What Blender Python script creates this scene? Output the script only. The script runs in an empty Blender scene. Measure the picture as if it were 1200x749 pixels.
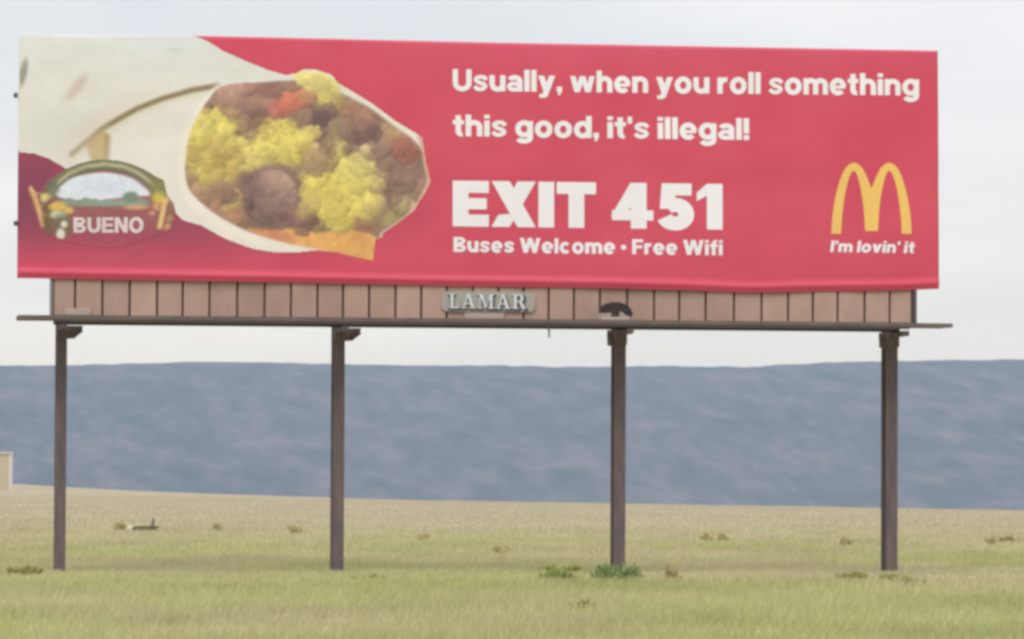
import bpy, bmesh, math, random
import numpy as np
from mathutils import Vector, Matrix

random.seed(4); RNG = np.random.default_rng(11)
S = bpy.context.scene
COL = S.collection

# ------------------------------------------------------------------ camera
CAM = np.array([-7.0887, -60.0, 1.2])
YAW, PITCH, ROLL, FPX = 0.123998, 0.035003, 0.004568, 5381.67
W0, H0 = 1200.0, 749.0
_cy, _sy = math.cos(YAW), math.sin(YAW)
FW = np.array([_sy*math.cos(PITCH), _cy*math.cos(PITCH), math.sin(PITCH)])
_r = np.array([_cy, -_sy, 0.0]); _u = np.cross(_r, FW)
RT = math.cos(ROLL)*_r + math.sin(ROLL)*_u
UP = -math.sin(ROLL)*_r + math.cos(ROLL)*_u
cd = bpy.data.cameras.new('camera'); cam = bpy.data.objects.new('camera', cd); COL.objects.link(cam)
m = Matrix.Identity(4)
for i in range(3):
    m[i][0], m[i][1], m[i][2], m[i][3] = RT[i], UP[i], -FW[i], CAM[i]
cam.matrix_world = m
cd.sensor_width = 36.0; cd.lens = FPX/W0*36.0; cd.clip_start = 0.5; cd.clip_end = 30000
S.camera = cam

# ------------------------------------------------------------------ world, sun, exposure
SKYX = 1.3      # where the cloud layer sits
SUN_EL, SUN_AZ = math.radians(60), math.radians(205)      # azimuth clockwise from +Y
wd = bpy.data.worlds.new('World'); S.world = wd; wd.use_nodes = True
N = wd.node_tree.nodes; L = wd.node_tree.links; N.clear()
out = N.new('ShaderNodeOutputWorld')
sky = N.new('ShaderNodeTexSky'); sky.sky_type = 'NISHITA'; sky.sun_disc = False
sky.sun_elevation = SUN_EL; sky.sun_rotation = SUN_AZ
b1 = N.new('ShaderNodeBackground'); b1.inputs['Strength'].default_value = 0.12
L.new(sky.outputs[0], b1.inputs['Color'])
tc = N.new('ShaderNodeTexCoord')
mp = N.new('ShaderNodeMapping'); mp.inputs['Scale'].default_value = (3, 3, 14)
L.new(tc.outputs['Generated'], mp.inputs['Vector'])
nz = N.new('ShaderNodeTexNoise'); nz.inputs['Scale'].default_value = 1.6; nz.inputs['Detail'].default_value = 5
nz.inputs['Roughness'].default_value = 0.55; nz.inputs['Distortion'].default_value = 0.4
L.new(mp.outputs[0], nz.inputs['Vector'])
rp = N.new('ShaderNodeValToRGB')
mp.inputs['Location'].default_value = (SKYX, 0.0, 0.0)
rp.color_ramp.elements[0].position = 0.30; rp.color_ramp.elements[0].color = (0.66, 0.69, 0.755, 1)
rp.color_ramp.elements[1].position = 0.68; rp.color_ramp.elements[1].color = (0.875, 0.89, 0.915, 1)
L.new(nz.outputs['Fac'], rp.inputs[0])
b2 = N.new('ShaderNodeBackground'); b2.inputs['Strength'].default_value = 1.12
L.new(rp.outputs[0], b2.inputs['Color'])
mx = N.new('ShaderNodeMixShader'); mx.inputs[0].default_value = 0.94
L.new(b1.outputs[0], mx.inputs[1]); L.new(b2.outputs[0], mx.inputs[2]); L.new(mx.outputs[0], out.inputs['Surface'])

sd = bpy.data.lights.new('sun', 'SUN'); sd.energy = 2.2; sd.angle = math.radians(50); sd.color = (1.0, 0.985, 0.955)
sun = bpy.data.objects.new('sun', sd); COL.objects.link(sun)
sdir = Vector((math.sin(SUN_AZ)*math.cos(SUN_EL), math.cos(SUN_AZ)*math.cos(SUN_EL), math.sin(SUN_EL)))
sun.rotation_euler = sdir.to_track_quat('Z', 'Y').to_euler(); sun.location = (-20, -40, 40)

S.render.engine = 'CYCLES'
S.view_settings.view_transform = 'Standard'; S.view_settings.look = 'None'
S.view_settings.exposure = 0.0; S.view_settings.gamma = 1.0; S.view_settings.use_curve_mapping = False
S.cycles.use_denoising = True
S.cycles.filter_width = 3.3
S.cycles.max_bounces = 6; S.cycles.volume_bounces = 3; S.cycles.diffuse_bounces = 3

# ------------------------------------------------------------------ helpers
def at(px, py, Y=0.0):
    """point of the vertical plane y = Y seen along a photo direction"""
    px = np.asarray(px, float); py = np.asarray(py, float)
    d = FW[:, None]*FPX + RT[:, None]*(px.ravel()-W0/2)[None] - UP[:, None]*(py.ravel()-H0/2)[None]
    t = (Y-CAM[1])/d[1]
    p = (CAM[:, None] + d*t).T
    return p if px.ndim else p[0]

def lin(c):
    c = np.asarray(c, float)/255.0
    return np.where(c <= 0.04045, c/12.92, ((c+0.055)/1.055)**2.4)

def mesh_obj(name, verts, faces, mat, parent=None, smooth=False, colors=None, loc=None):
    me = bpy.data.meshes.new(name)
    v = np.asarray(verts, np.float32)
    if isinstance(faces, np.ndarray):
        n, k = faces.shape
        me.vertices.add(len(v)); me.vertices.foreach_set('co', v.ravel())
        me.loops.add(n*k); me.loops.foreach_set('vertex_index', faces.astype(np.int32).ravel())
        me.polygons.add(n); me.polygons.foreach_set('loop_start', np.arange(0, n*k, k, dtype=np.int32))
        me.polygons.foreach_set('loop_total', np.full(n, k, np.int32))
    else:
        me.from_pydata([tuple(map(float, a)) for a in v], [], faces)
    if colors is not None:
        ca = me.color_attributes.new('col', 'FLOAT_COLOR', 'POINT')
        c4 = np.ones((len(v), 4), np.float32); c4[:, :3] = colors
        ca.data.foreach_set('color', c4.ravel())
    me.update(calc_edges=True); me.validate()
    if smooth:
        me.polygons.foreach_set('use_smooth', np.ones(len(me.polygons), bool))
    me.materials.append(mat)
    o = bpy.data.objects.new(name, me); COL.objects.link(o)
    if loc is not None: o.location = loc
    if parent: o.parent = parent
    return o

def bm_obj(name, bm, mat, parent=None, smooth=False, loc=None):
    me = bpy.data.meshes.new(name); bmesh.ops.recalc_face_normals(bm, faces=bm.faces[:])
    bm.to_mesh(me); bm.free(); me.materials.append(mat)
    if smooth:
        for p in me.polygons: p.use_smooth = True
    o = bpy.data.objects.new(name, me); COL.objects.link(o)
    if loc is not None: o.location = loc
    if parent: o.parent = parent
    return o

def add_box(bm, x0, x1, y0, y1, z0, z1):
    v = [bm.verts.new(p) for p in ((x0,y0,z0),(x1,y0,z0),(x1,y1,z0),(x0,y1,z0),(x0,y0,z1),(x1,y0,z1),(x1,y1,z1),(x0,y1,z1))]
    for f in ((0,3,2,1),(4,5,6,7),(0,1,5,4),(1,2,6,5),(2,3,7,6),(3,0,4,7)): bm.faces.new([v[i] for i in f])
    return v

def box(name, x0, x1, y0, y1, z0, z1, mat, parent=None, bev=0.0):
    bm = bmesh.new(); add_box(bm, x0, x1, y0, y1, z0, z1)
    if bev: bmesh.ops.bevel(bm, geom=bm.edges[:], offset=bev, segments=1, affect='EDGES')
    return bm_obj(name, bm, mat, parent)

def prism(name, pts, y0, y1, mat, parent=None, bev=0.0):
    """outline in (x, z) given thickness along y"""
    bm = bmesh.new()
    a = [bm.verts.new((p[0], y0, p[1])) for p in pts]; b = [bm.verts.new((p[0], y1, p[1])) for p in pts]
    bm.faces.new(a); bm.faces.new(b[::-1])
    n = len(pts)
    for i in range(n): bm.faces.new((a[i], b[i], b[(i+1) % n], a[(i+1) % n]))
    if bev: bmesh.ops.bevel(bm, geom=bm.edges[:], offset=bev, segments=1, affect='EDGES')
    return bm_obj(name, bm, mat, parent)

def tube(bm, pts, radii, seg=8):
    rings = []
    for i, p in enumerate(pts):
        p = Vector(p); a = Vector(pts[max(i-1, 0)]); b = Vector(pts[min(i+1, len(pts)-1)])
        d = (b-a).normalized(); q = d.to_track_quat('Z', 'Y')
        rings.append([bm.verts.new(p + q @ Vector((math.cos(t)*radii[i], math.sin(t)*radii[i], 0)))
                      for t in (2*math.pi*k/seg for k in range(seg))])
    for r0, r1 in zip(rings, rings[1:]):
        for k in range(seg): bm.faces.new((r0[k], r0[(k+1) % seg], r1[(k+1) % seg], r1[k]))
    bm.faces.new(rings[0][::-1]); bm.faces.new(rings[-1])

def empty(name, loc=(0, 0, 0)):
    o = bpy.data.objects.new(name, None); o.empty_display_size = 0.3; o.location = loc; COL.objects.link(o); return o

def tag(o, label=None, cat=None, group=None, kind=None):
    if label: o['label'] = label
    if cat: o['category'] = cat
    if group: o['group'] = group
    if kind: o['kind'] = kind
    return o

def mat(name, color, rough=0.8, spec=0.3, noise=None, bump=None, attr=False, metal=0.0, translucent=0.0):
    """noise = (scale, amount, second colour, stretch) mottles the base colour"""
    M = bpy.data.materials.new(name); M.use_nodes = True
    n = M.node_tree.nodes; l = M.node_tree.links
    p = n['Principled BSDF']; p.inputs['Roughness'].default_value = rough
    p.inputs['Specular IOR Level'].default_value = spec; p.inputs['Metallic'].default_value = metal
    src = None
    if attr:
        a = n.new('ShaderNodeAttribute'); a.attribute_name = 'col'; src = a.outputs['Color']
    else:
        r = n.new('ShaderNodeRGB'); r.outputs[0].default_value = (*color, 1); src = r.outputs[0]
    t = n.new('ShaderNodeTexCoord')
    if noise:
        sc, amt, c2, st = noise
        mpp = n.new('ShaderNodeMapping'); mpp.inputs['Scale'].default_value = st; l.new(t.outputs['Object'], mpp.inputs['Vector'])
        z = n.new('ShaderNodeTexNoise'); z.inputs['Scale'].default_value = sc; z.inputs['Detail'].default_value = 6
        z.inputs['Roughness'].default_value = 0.65; l.new(mpp.outputs[0], z.inputs['Vector'])
        ra = n.new('ShaderNodeMapRange'); ra.inputs[1].default_value = 0.38; ra.inputs[2].default_value = 0.66
        ra.inputs[3].default_value = 0; ra.inputs[4].default_value = amt; l.new(z.outputs['Fac'], ra.inputs[0])
        mi = n.new('ShaderNodeMix'); mi.data_type = 'RGBA'; l.new(ra.outputs[0], mi.inputs[0]); l.new(src, mi.inputs[6])
        mi.inputs[7].default_value = (*c2, 1); src = mi.outputs[2]
    l.new(src, p.inputs['Base Color'])
    if bump:
        z = n.new('ShaderNodeTexNoise'); z.inputs['Scale'].default_value = bump[0]; z.inputs['Detail'].default_value = 5
        l.new(t.outputs['Object'], z.inputs['Vector'])
        b = n.new('ShaderNodeBump'); b.inputs['Strength'].default_value = bump[1]; b.inputs['Distance'].default_value = bump[2]
        l.new(z.outputs['Fac'], b.inputs['Height']); l.new(b.outputs[0], p.inputs['Normal'])
    if translucent:
        tr = n.new('ShaderNodeBsdfTranslucent'); l.new(src, tr.inputs['Color'])
        mxx = n.new('ShaderNodeMixShader'); mxx.inputs[0].default_value = translucent
        l.new(p.outputs[0], mxx.inputs[1]); l.new(tr.outputs[0], mxx.inputs[2])
        l.new(mxx.outputs[0], n['Material Output'].inputs['Surface'])
    return M

def vnoise(x, y, seed=0):
    """smooth value noise in numpy, 0..1"""
    x = np.asarray(x, float); y = np.asarray(y, float)
    xi = np.floor(x).astype(np.int64); yi = np.floor(y).astype(np.int64)
    fx = x-xi; fy = y-yi; fx = fx*fx*(3-2*fx); fy = fy*fy*(3-2*fy)
    def h(a, b):
        n = (a*374761393 + b*668265263 + seed*982451653) & 0x7fffffff
        n = ((n ^ (n >> 13))*1274126177) & 0x7fffffff
        return ((n ^ (n >> 16)) & 0xffff)/65535.0
    return (h(xi, yi)*(1-fx)+h(xi+1, yi)*fx)*(1-fy) + (h(xi, yi+1)*(1-fx)+h(xi+1, yi+1)*fx)*fy
def fbm(x, y, seed=0, o=4):
    s = 0; a = 0.5; t = 0
    for k in range(o):
        s = s + a*vnoise(np.asarray(x)*2**k, np.asarray(y)*2**k, seed+k); t += a; a *= 0.5
    return s/t
def sstep(a, b, x):
    t = np.clip((np.asarray(x, float)-a)/(b-a), 0, 1); return t*t*(3-2*t)

# ------------------------------------------------------------------ ground
CREST = 900.0
_cx = np.array([-900, -300, 8.0, 41, 75, 108, 141, 175, 208, 500, 1500])
_cz = np.array([2.0, 0.8, -0.3, -2.2, -5.3, -6.9, -7.7, -8.3, -8.7, -10.0, -11.5])
def ground_z(x, y):
    x = np.asarray(x, float); y = np.asarray(y, float)
    w = sstep(40, CREST, y)*0.55 + np.clip((y-40)/(CREST-40), 0, 1)*0.45
    g = np.interp(x, _cx, _cz)
    z = w*g + (fbm(x/26, y/26, 5)-0.5)*0.10*sstep(-2, 30, np.abs(y)) + (fbm(x/6, y/6, 8)-0.5)*0.05
    z = z + (fbm(x/150, y/150, 3)-0.5)*1.2*sstep(150, 700, y)
    return z - sstep(CREST+20, 2600, y)*38
xs = np.sinh(np.linspace(-7.2, 7.2, 261)); xs = xs/xs.max()*5500 + 2
ys = np.concatenate([np.linspace(-300, -80, 12), np.arange(-75, 60, 1.25), np.geomspace(60, 1000, 120)[0:], np.geomspace(1040, 9000, 40)])
gx, gy = np.meshgrid(xs, ys); gz = ground_z(gx, gy)
nx_, ny_ = len(xs), len(ys)
def grid_faces(nx, ny):
    i = np.arange(nx-1)[None]; j = np.arange(ny-1)[:, None]; a = (j*nx+i)
    return np.stack([a, a+1, a+nx+1, a+nx], -1).reshape(-1, 4)

def ground_material():
    M = bpy.data.materials.new('dry_grassland'); M.use_nodes = True
    n = M.node_tree.nodes; l = M.node_tree.links; p = n['Principled BSDF']
    p.inputs['Roughness'].default_value = 0.95; p.inputs['Specular IOR Level'].default_value = 0.05
    t = n.new('ShaderNodeTexCoord')
    def noise(scale, detail=6, rough=0.6, st=(1, 1, 1)):
        mpp = n.new('ShaderNodeMapping'); mpp.inputs['Scale'].default_value = st; l.new(t.outputs['Object'], mpp.inputs['Vector'])
        z = n.new('ShaderNodeTexNoise'); z.inputs['Scale'].default_value = scale; z.inputs['Detail'].default_value = detail
        z.inputs['Roughness'].default_value = rough; l.new(mpp.outputs[0], z.inputs['Vector']); return z.outputs['Fac']
    def ramp(f, *stops):
        r = n.new('ShaderNodeValToRGB'); e = r.color_ramp.elements
        while len(e) < len(stops): e.new(0.5)
        for q, (pos, c) in zip(e, stops): q.position = pos; q.color = (*c, 1)
        l.new(f, r.inputs[0]); return r.outputs[0]
    def mixc(f, a, b):
        k = n.new('ShaderNodeMix'); k.data_type = 'RGBA'
        if isinstance(f, float): k.inputs[0].default_value = f
        else: l.new(f, k.inputs[0])
        l.new(a, k.inputs[6]); l.new(b, k.inputs[7]); return k.outputs[2]
    near = ramp(noise(0.9, 8, 0.7), (0.32, (0.34, 0.325, 0.15)), (0.5, (0.44, 0.41, 0.205)), (0.68, (0.50, 0.455, 0.25)))
    far = ramp(noise(0.022, 7, 0.62, (0.5, 1, 1)), (0.30, (0.30, 0.29, 0.16)), (0.45, (0.38, 0.33, 0.22)), (0.60, (0.44, 0.36, 0.27)), (0.74, (0.34, 0.28, 0.215)))
    sx = n.new('ShaderNodeSeparateXYZ'); l.new(t.outputs['Object'], sx.inputs[0])
    wob = n.new('ShaderNodeMath'); wob.operation = 'MULTIPLY_ADD'; l.new(noise(0.06, 5), wob.inputs[0]); wob.inputs[1].default_value = 90
    l.new(sx.outputs['Y'], wob.inputs[2])
    mr = n.new('ShaderNodeMapRange'); mr.inputs[1].default_value = 35; mr.inputs[2].default_value = 115; l.new(wob.outputs[0], mr.inputs[0])
    band = ramp(noise(0.0085, 4, 0.55, (0.35, 1, 1)), (0.40, (0.34, 0.32, 0.18)), (0.52, (0.43, 0.35, 0.26)), (0.64, (0.31, 0.26, 0.19)))
    far = mixc(0.5, far, band)
    l.new(mixc(mr.outputs[0], near, far), p.inputs['Base Color'])
    b = n.new('ShaderNodeBump'); b.inputs['Strength'].default_value = 0.6; b.inputs['Distance'].default_value = 0.06
    l.new(noise(7, 6), b.inputs['Height']); l.new(b.outputs[0], p.inputs['Normal'])
    return M
ground = mesh_obj('ground', np.stack([gx.ravel(), gy.ravel(), gz.ravel()], 1), grid_faces(nx_, ny_), ground_material(), smooth=True)
tag(ground, 'wide dry grassland running back to the hills', None, None, 'structure')

def on_ground(px, py):
    """walk a photo direction until it meets the ground"""
    d = FW*FPX + RT*(px-W0/2) - UP*(py-H0/2); d = d/d[1]
    prev = 15.0
    for t in np.concatenate([np.arange(15, 150, 0.2), np.arange(150, 1200, 1.0)]):
        p = CAM + d*t
        if p[2] <= float(ground_z(p[0], p[1])):
            return Vector((p[0], p[1], float(ground_z(p[0], p[1]))))
    return Vector(CAM + d*800)

# ------------------------------------------------------------------ hills
R0, R1 = 4600.0, 6200.0
ridge_px = np.array([0, 60, 150, 230, 330, 450, 560, 680, 780, 880, 960, 1050, 1200])
ridge_py = np.array([428, 429, 426, 424, 425, 428, 428, 430, 429, 430, 425, 423, 421])
rp3 = at(ridge_px, ridge_py, R1-60)
rx = np.concatenate([[-4000, -2500, -1200, -400], rp3[:, 0], [2200, 2800, 3600, 5200]])
rz = np.concatenate([[120, 175, 150, 168], rp3[:, 2], [175, 150, 178, 120]])
hx = np.concatenate([np.linspace(-4000, -150, 110), np.arange(-140, 1700, 7.0), np.linspace(1720, 5200, 100)])
hy = np.concatenate([np.arange(R0-200, R1+200, 16.0), np.linspace(R1+260, R1+2600, 14)])
HX, HY = np.meshgrid(hx, hy)
ridge = np.interp(HX, rx, rz)
tt = np.clip((HY-R0)/(R1-60-R0), 0, 1)
prof = tt**0.85*0.45 + sstep(0, 1, tt)*0.55
gul = fbm(HX/95 + fbm(HX/300, HY/700, 31)*2.5, HY/900, 21, 4)-0.5
fine = fbm(HX/40, HY/260, 27, 4)-0.5
env = np.sin(np.pi*np.clip(tt, 0, 1))
HZ = -40 + (ridge+40)*prof + gul*16*env + fine*5*env + (fbm(HX/16, HY/60, 29, 3)-0.5)*3.0
hm = mat('hill_scrub', (0.050, 0.058, 0.045), 0.95, 0.03)
n = hm.node_tree.nodes; l = hm.node_tree.links; p = n['Principled BSDF']
t_ = n.new('ShaderNodeTexCoord')
def hn(scale, det, rough, st=(1, 1, 1)):
    k = n.new('ShaderNodeMapping'); k.inputs['Scale'].default_value = st; l.new(t_.outputs['Object'], k.inputs['Vector'])
    z = n.new('ShaderNodeTexNoise'); z.inputs['Scale'].default_value = scale; z.inputs['Detail'].default_value = det; z.inputs['Roughness'].default_value = rough
    l.new(k.outputs[0], z.inputs['Vector']); return z.outputs['Fac']
def hr(f, *stops):
    r = n.new('ShaderNodeValToRGB'); e = r.color_ramp.elements
    while len(e) < len(stops): e.new(0.5)
    for q, (pos, c) in zip(e, stops): q.position = pos; q.color = (*c, 1)
    l.new(f, r.inputs[0]); return r.outputs[0]
base = hr(hn(0.045, 10, 0.78, (0.45, 0.015, 0.9)), (0.36, (0.020, 0.036, 0.040)), (0.5, (0.058, 0.066, 0.078)), (0.64, (0.130, 0.105, 0.125)))
spots = hr(hn(0.020, 3, 0.5, (0.6, 0.14, 0.6)), (0.74, (0, 0, 0)), (0.82, (0.7, 0.7, 0.7)))
k = n.new('ShaderNodeMix'); k.data_type = 'RGBA'; l.new(spots, k.inputs[0]); l.new(base, k.inputs[6]); k.inputs[7].default_value = (0.27, 0.23, 0.20, 1)
l.new(k.outputs[2], p.inputs['Base Color'])
hills = mesh_obj('hills', np.stack([HX.ravel(), HY.ravel(), HZ.ravel()], 1), grid_faces(len(hx), len(hy)), hm, smooth=True)
tag(hills, 'long flat-topped blue-grey hills behind the field', None, None, 'structure')

# ------------------------------------------------------------------ materials
M_post = mat('weathered_post_steel', (0.110, 0.090, 0.103), 0.75, 0.3, (3.0, 0.9, (0.185, 0.132, 0.118), (6, 6, 0.8)), (40, 0.3, 0.004))
M_walk = mat('catwalk_wood', (0.13, 0.105, 0.10), 0.85, 0.2, (2.5, 0.8, (0.19, 0.15, 0.14), (1, 6, 6)), (30, 0.4, 0.004))
M_steel = mat('dark_steel', (0.075, 0.06, 0.065), 0.6, 0.4, (5, 0.6, (0.12, 0.085, 0.075), (1, 1, 1)))
M_panel = mat('tan_apron_paint', (0.44, 0.29, 0.225), 0.7, 0.3, (1.6, 0.8, (0.53, 0.355, 0.29), (2.0, 1, 1.2)), (14, 0.25, 0.004))
pn = M_panel.node_tree.nodes; pl_ = M_panel.node_tree.links; pb = pn['Principled BSDF']
src_ = pb.inputs['Base Color'].links[0].from_socket
oi = pn.new('ShaderNodeObjectInfo'); hv = pn.new('ShaderNodeHueSaturation'); vr = pn.new('ShaderNodeMapRange')
vr.inputs[3].default_value = 0.86; vr.inputs[4].default_value = 1.10; pl_.new(oi.outputs['Random'], vr.inputs[0]); pl_.new(vr.outputs[0], hv.inputs['Value'])
pl_.new(src_, hv.inputs['Color']); pl_.new(hv.outputs[0], pb.inputs['Base Color'])          # boards weathered unevenly
M_back = mat('brown_backing_board', (0.17, 0.095, 0.085), 0.85, 0.2, (4, 0.5, (0.13, 0.07, 0.06), (1, 1, 1)))
M_grey = mat('grey_trim_metal', (0.26, 0.24, 0.25), 0.5, 0.4, (5, 0.5, (0.18, 0.16, 0.17), (1, 1, 1)))
M_pale = mat('pale_foot_and_reflection', (0.49, 0.39, 0.34), 0.85, 0.2, (8, 0.6, (0.40, 0.31, 0.27), (1, 1, 4)))  # colours the lamp foot and the painted reflection strips
M_vinyl = mat('printed_vinyl', (0.6, 0.1, 0.15), 0.55, 0.25, None, (1.3, 0.25, 0.02), attr=True)
M_print = mat('printed_picture', (0.6, 0.5, 0.4), 0.55, 0.25, None, (1.3, 0.25, 0.02), attr=True)
M_white = mat('white_print', (0.86, 0.83, 0.86), 0.55, 0.25, (1.2, 0.5, (0.80, 0.76, 0.80), (1, 1, 1)))
M_rose = mat('pinkish_white_print', (0.74, 0.62, 0.63), 0.55, 0.25, (9, 0.6, (0.62, 0.47, 0.50), (1, 1, 1)))
M_rose2 = mat('chalky_white_paint', (0.72, 0.73, 0.72), 0.7, 0.2, (9, 0.5, (0.60, 0.60, 0.58), (1, 1, 1)))
M_gold = mat('yellow_print', (0.85, 0.53, 0.145), 0.55, 0.25, (1.2, 0.4, (0.78, 0.50, 0.17), (1, 1, 1)))
M_sign = mat('grey_tan_plaque', (0.42, 0.38, 0.33), 0.6, 0.3, (6, 0.6, (0.34, 0.34, 0.29), (1, 1, 1)))
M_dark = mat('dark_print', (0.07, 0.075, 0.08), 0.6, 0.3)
M_black = mat('black_lamp_housing', (0.030, 0.022, 0.022), 0.6, 0.3, (12, 0.5, (0.06, 0.04, 0.035), (1, 1, 1)))

# ------------------------------------------------------------------ billboard
bb = empty('billboard', (0, 0.3, 0))
tag(bb, 'wide red roadside billboard showing a rolled breakfast wrap, raised on four steel posts', 'billboard')
BBI = Vector((0, -0.3, 0))
def P(o):                           # first-level part
    o.parent = bb; o.location = Vector(o.location) + BBI; return o
def SP(o, part):                    # sub-part: same frame as its part
    o.parent = part; return o

# --- vinyl face: sheet following its sagging hem
top_x = [20, 232, 560, 1100]; top_y = [41.5, 42.5, 50, 60]
bot_x = [18, 150, 300, 500, 600, 700, 800, 850, 882, 920, 985, 1050, 1101]
bot_y = [326, 328.5, 331, 335, 336.5, 338, 340.5, 342.5, 344, 342.5, 341.5, 341, 338.5]
def smooth_interp(x, X, Y):
    x = np.asarray(x, float); return (np.interp(x-14, X, Y)+2*np.interp(x, X, Y)+np.interp(x+14, X, Y))/4
def y_top(x): return smooth_interp(x, top_x, top_y)
def y_bot(x): return smooth_interp(x, bot_x, bot_y)
def vinyl_y(px, py, lift=0.0):
    """depth of the vinyl: slack waves, vertical tension folds low down, a rolled hem along the bottom"""
    px = np.asarray(px, float); py = np.asarray(py, float)
    hgt = (y_bot(px)-py)                                   # distance above the hem in photo pixels
    w = (fbm(px/130, py/90, 41, 3)-0.5)*0.05
    w = w + (fbm(px/38, py/170, 47, 2)-0.5)*0.022*sstep(110, 8, hgt)
    hem = np.exp(-((hgt-7.0)/4.2)**2)*0.024
    return -0.05 + w - hem - lift
def place(px, py, lift=0.0):
    px = np.asarray(px, float); py = np.asarray(py, float)
    p = at(px.ravel(), py.ravel(), 0.0).copy(); p[:, 1] = vinyl_y(px, py, lift).ravel(); return p

def soft_poly(px, py, pts, soft=1.5):
    """0..1 coverage of a polygon with a soft edge"""
    pts = np.asarray(pts, float); x = px.ravel(); y = py.ravel()
    pad = soft*3+1
    sel = (x > pts[:, 0].min()-pad) & (x < pts[:, 0].max()+pad) & (y > pts[:, 1].min()-pad) & (y < pts[:, 1].max()+pad)
    res = np.zeros(len(x)); xs_, ys_ = x[sel], y[sel]
    if len(xs_) == 0: return res.reshape(px.shape)
    inside = np.zeros(len(xs_), bool); dist = np.full(len(xs_), 1e9)
    n_ = len(pts)
    for i in range(n_):
        (x0, y0), (x1, y1) = pts[i], pts[(i+1) % n_]
        dx, dy = x1-x0, y1-y0; q = np.clip(((xs_-x0)*dx+(ys_-y0)*dy)/(dx*dx+dy*dy+1e-9), 0, 1)
        dist = np.minimum(dist, np.hypot(xs_-x0-q*dx, ys_-y0-q*dy))
        if y0 != y1:
            c = ((y0 > ys_) != (y1 > ys_)) & (xs_ < (x1-x0)*(ys_-y0)/(y1-y0)+x0); inside ^= c
    sd_ = np.where(inside, dist, -dist)
    res[sel] = sstep(-soft, soft, sd_); return res.reshape(px.shape)
def soft_line(px, py, pts, w, soft=1.5):
    d = np.full(px.shape, 1e9)
    for (x0, y0), (x1, y1) in zip(pts, pts[1:]):
        dx, dy = x1-x0, y1-y0; q = np.clip(((px-x0)*dx+(py-y0)*dy)/(dx*dx+dy*dy+1e-9), 0, 1)
        d = np.minimum(d, np.hypot(px-x0-q*dx, py-y0-q*dy))
    return 1-sstep(w/2-soft, w/2+soft, d)
def ell(px, py, cx, cy, rx_, ry_, soft=0.25, rot=0.0, wob=0.0, seed=0):
    a = math.radians(rot); X = (px-cx)*math.cos(a)+(py-cy)*math.sin(a); Y = -(px-cx)*math.sin(a)+(py-cy)*math.cos(a)
    r = np.sqrt((X/rx_)**2+(Y/ry_)**2)
    if wob: r = r + wob*(fbm(px/7.0, py/7.0, seed, 3)-0.5)*2
    return 1-sstep(1-soft, 1+soft, r)
def over(c, m_, col): return c + m_[..., None]*(np.asarray(col, float)-c)
def curve(pts, k=6):
    """Catmull-Rom through the points, closed"""
    pts = np.asarray(pts, float); n_ = len(pts); o_ = []
    for i in range(n_):
        a, b, c, d = pts[i-1], pts[i], pts[(i+1) % n_], pts[(i+2) % n_]
        for t in np.arange(k)/k:
            o_.append(0.5*((2*b)+(-a+c)*t+(2*a-5*b+4*c-d)*t*t+(-a+3*b-3*c+d)*t**3))
    return np.array(o_)

RED = np.array([208, 79, 100.])
def red_print(px, py):
    c = np.ones(px.shape+(3,))*RED
    c = over(c, (fbm(px/60, py/60, 61)-0.45)*0.45, (224, 108, 120))
    c = over(c, sstep(90, 50, py)*0.25*sstep(300, 700, px), (208, 100, 135))
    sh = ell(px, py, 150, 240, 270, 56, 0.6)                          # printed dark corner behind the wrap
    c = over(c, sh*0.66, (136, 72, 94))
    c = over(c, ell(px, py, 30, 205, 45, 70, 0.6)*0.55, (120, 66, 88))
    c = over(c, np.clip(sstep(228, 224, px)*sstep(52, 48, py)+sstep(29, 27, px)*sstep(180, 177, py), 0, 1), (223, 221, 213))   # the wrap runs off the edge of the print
    return c
nxv = np.linspace(0, 1, 320); nyv = np.concatenate([np.linspace(0, 0.88, 70), np.linspace(0.885, 1, 36)])
U, V = np.meshgrid(nxv, nyv)
xl = 22 + (20-22)*V; xr = 1098 + 1.5*V
PX = xl + U*(xr-xl); PY = y_top(PX) + V*(y_bot(PX)-y_top(PX))
vv = place(PX, PY)
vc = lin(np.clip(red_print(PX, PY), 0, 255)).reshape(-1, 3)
nu, nv = U.shape[1], U.shape[0]
back = vv + np.array([0, 0.012, 0])
F = grid_faces(nu, nv)[:, ::-1]
nvt = len(vv)
rim = []
loop = list(range(nu)) + [nu*(j+1)-1 for j in range(1, nv)] + [nu*(nv-1)+i for i in range(nu-2, -1, -1)] + [nu*j for j in range(nv-2, 0, -1)]
for a, b in zip(loop, loop[1:]+loop[:1]): rim.append((a, b, b+nvt, a+nvt))
allF = np.concatenate([F, F[:, ::-1]+nvt, np.array(rim)])
vinyl = P(mesh_obj('vinyl_face', np.concatenate([vv, back]), allF, M_vinyl, smooth=True, colors=np.concatenate([vc, np.full_like(vc, 0.5)])))

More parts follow.
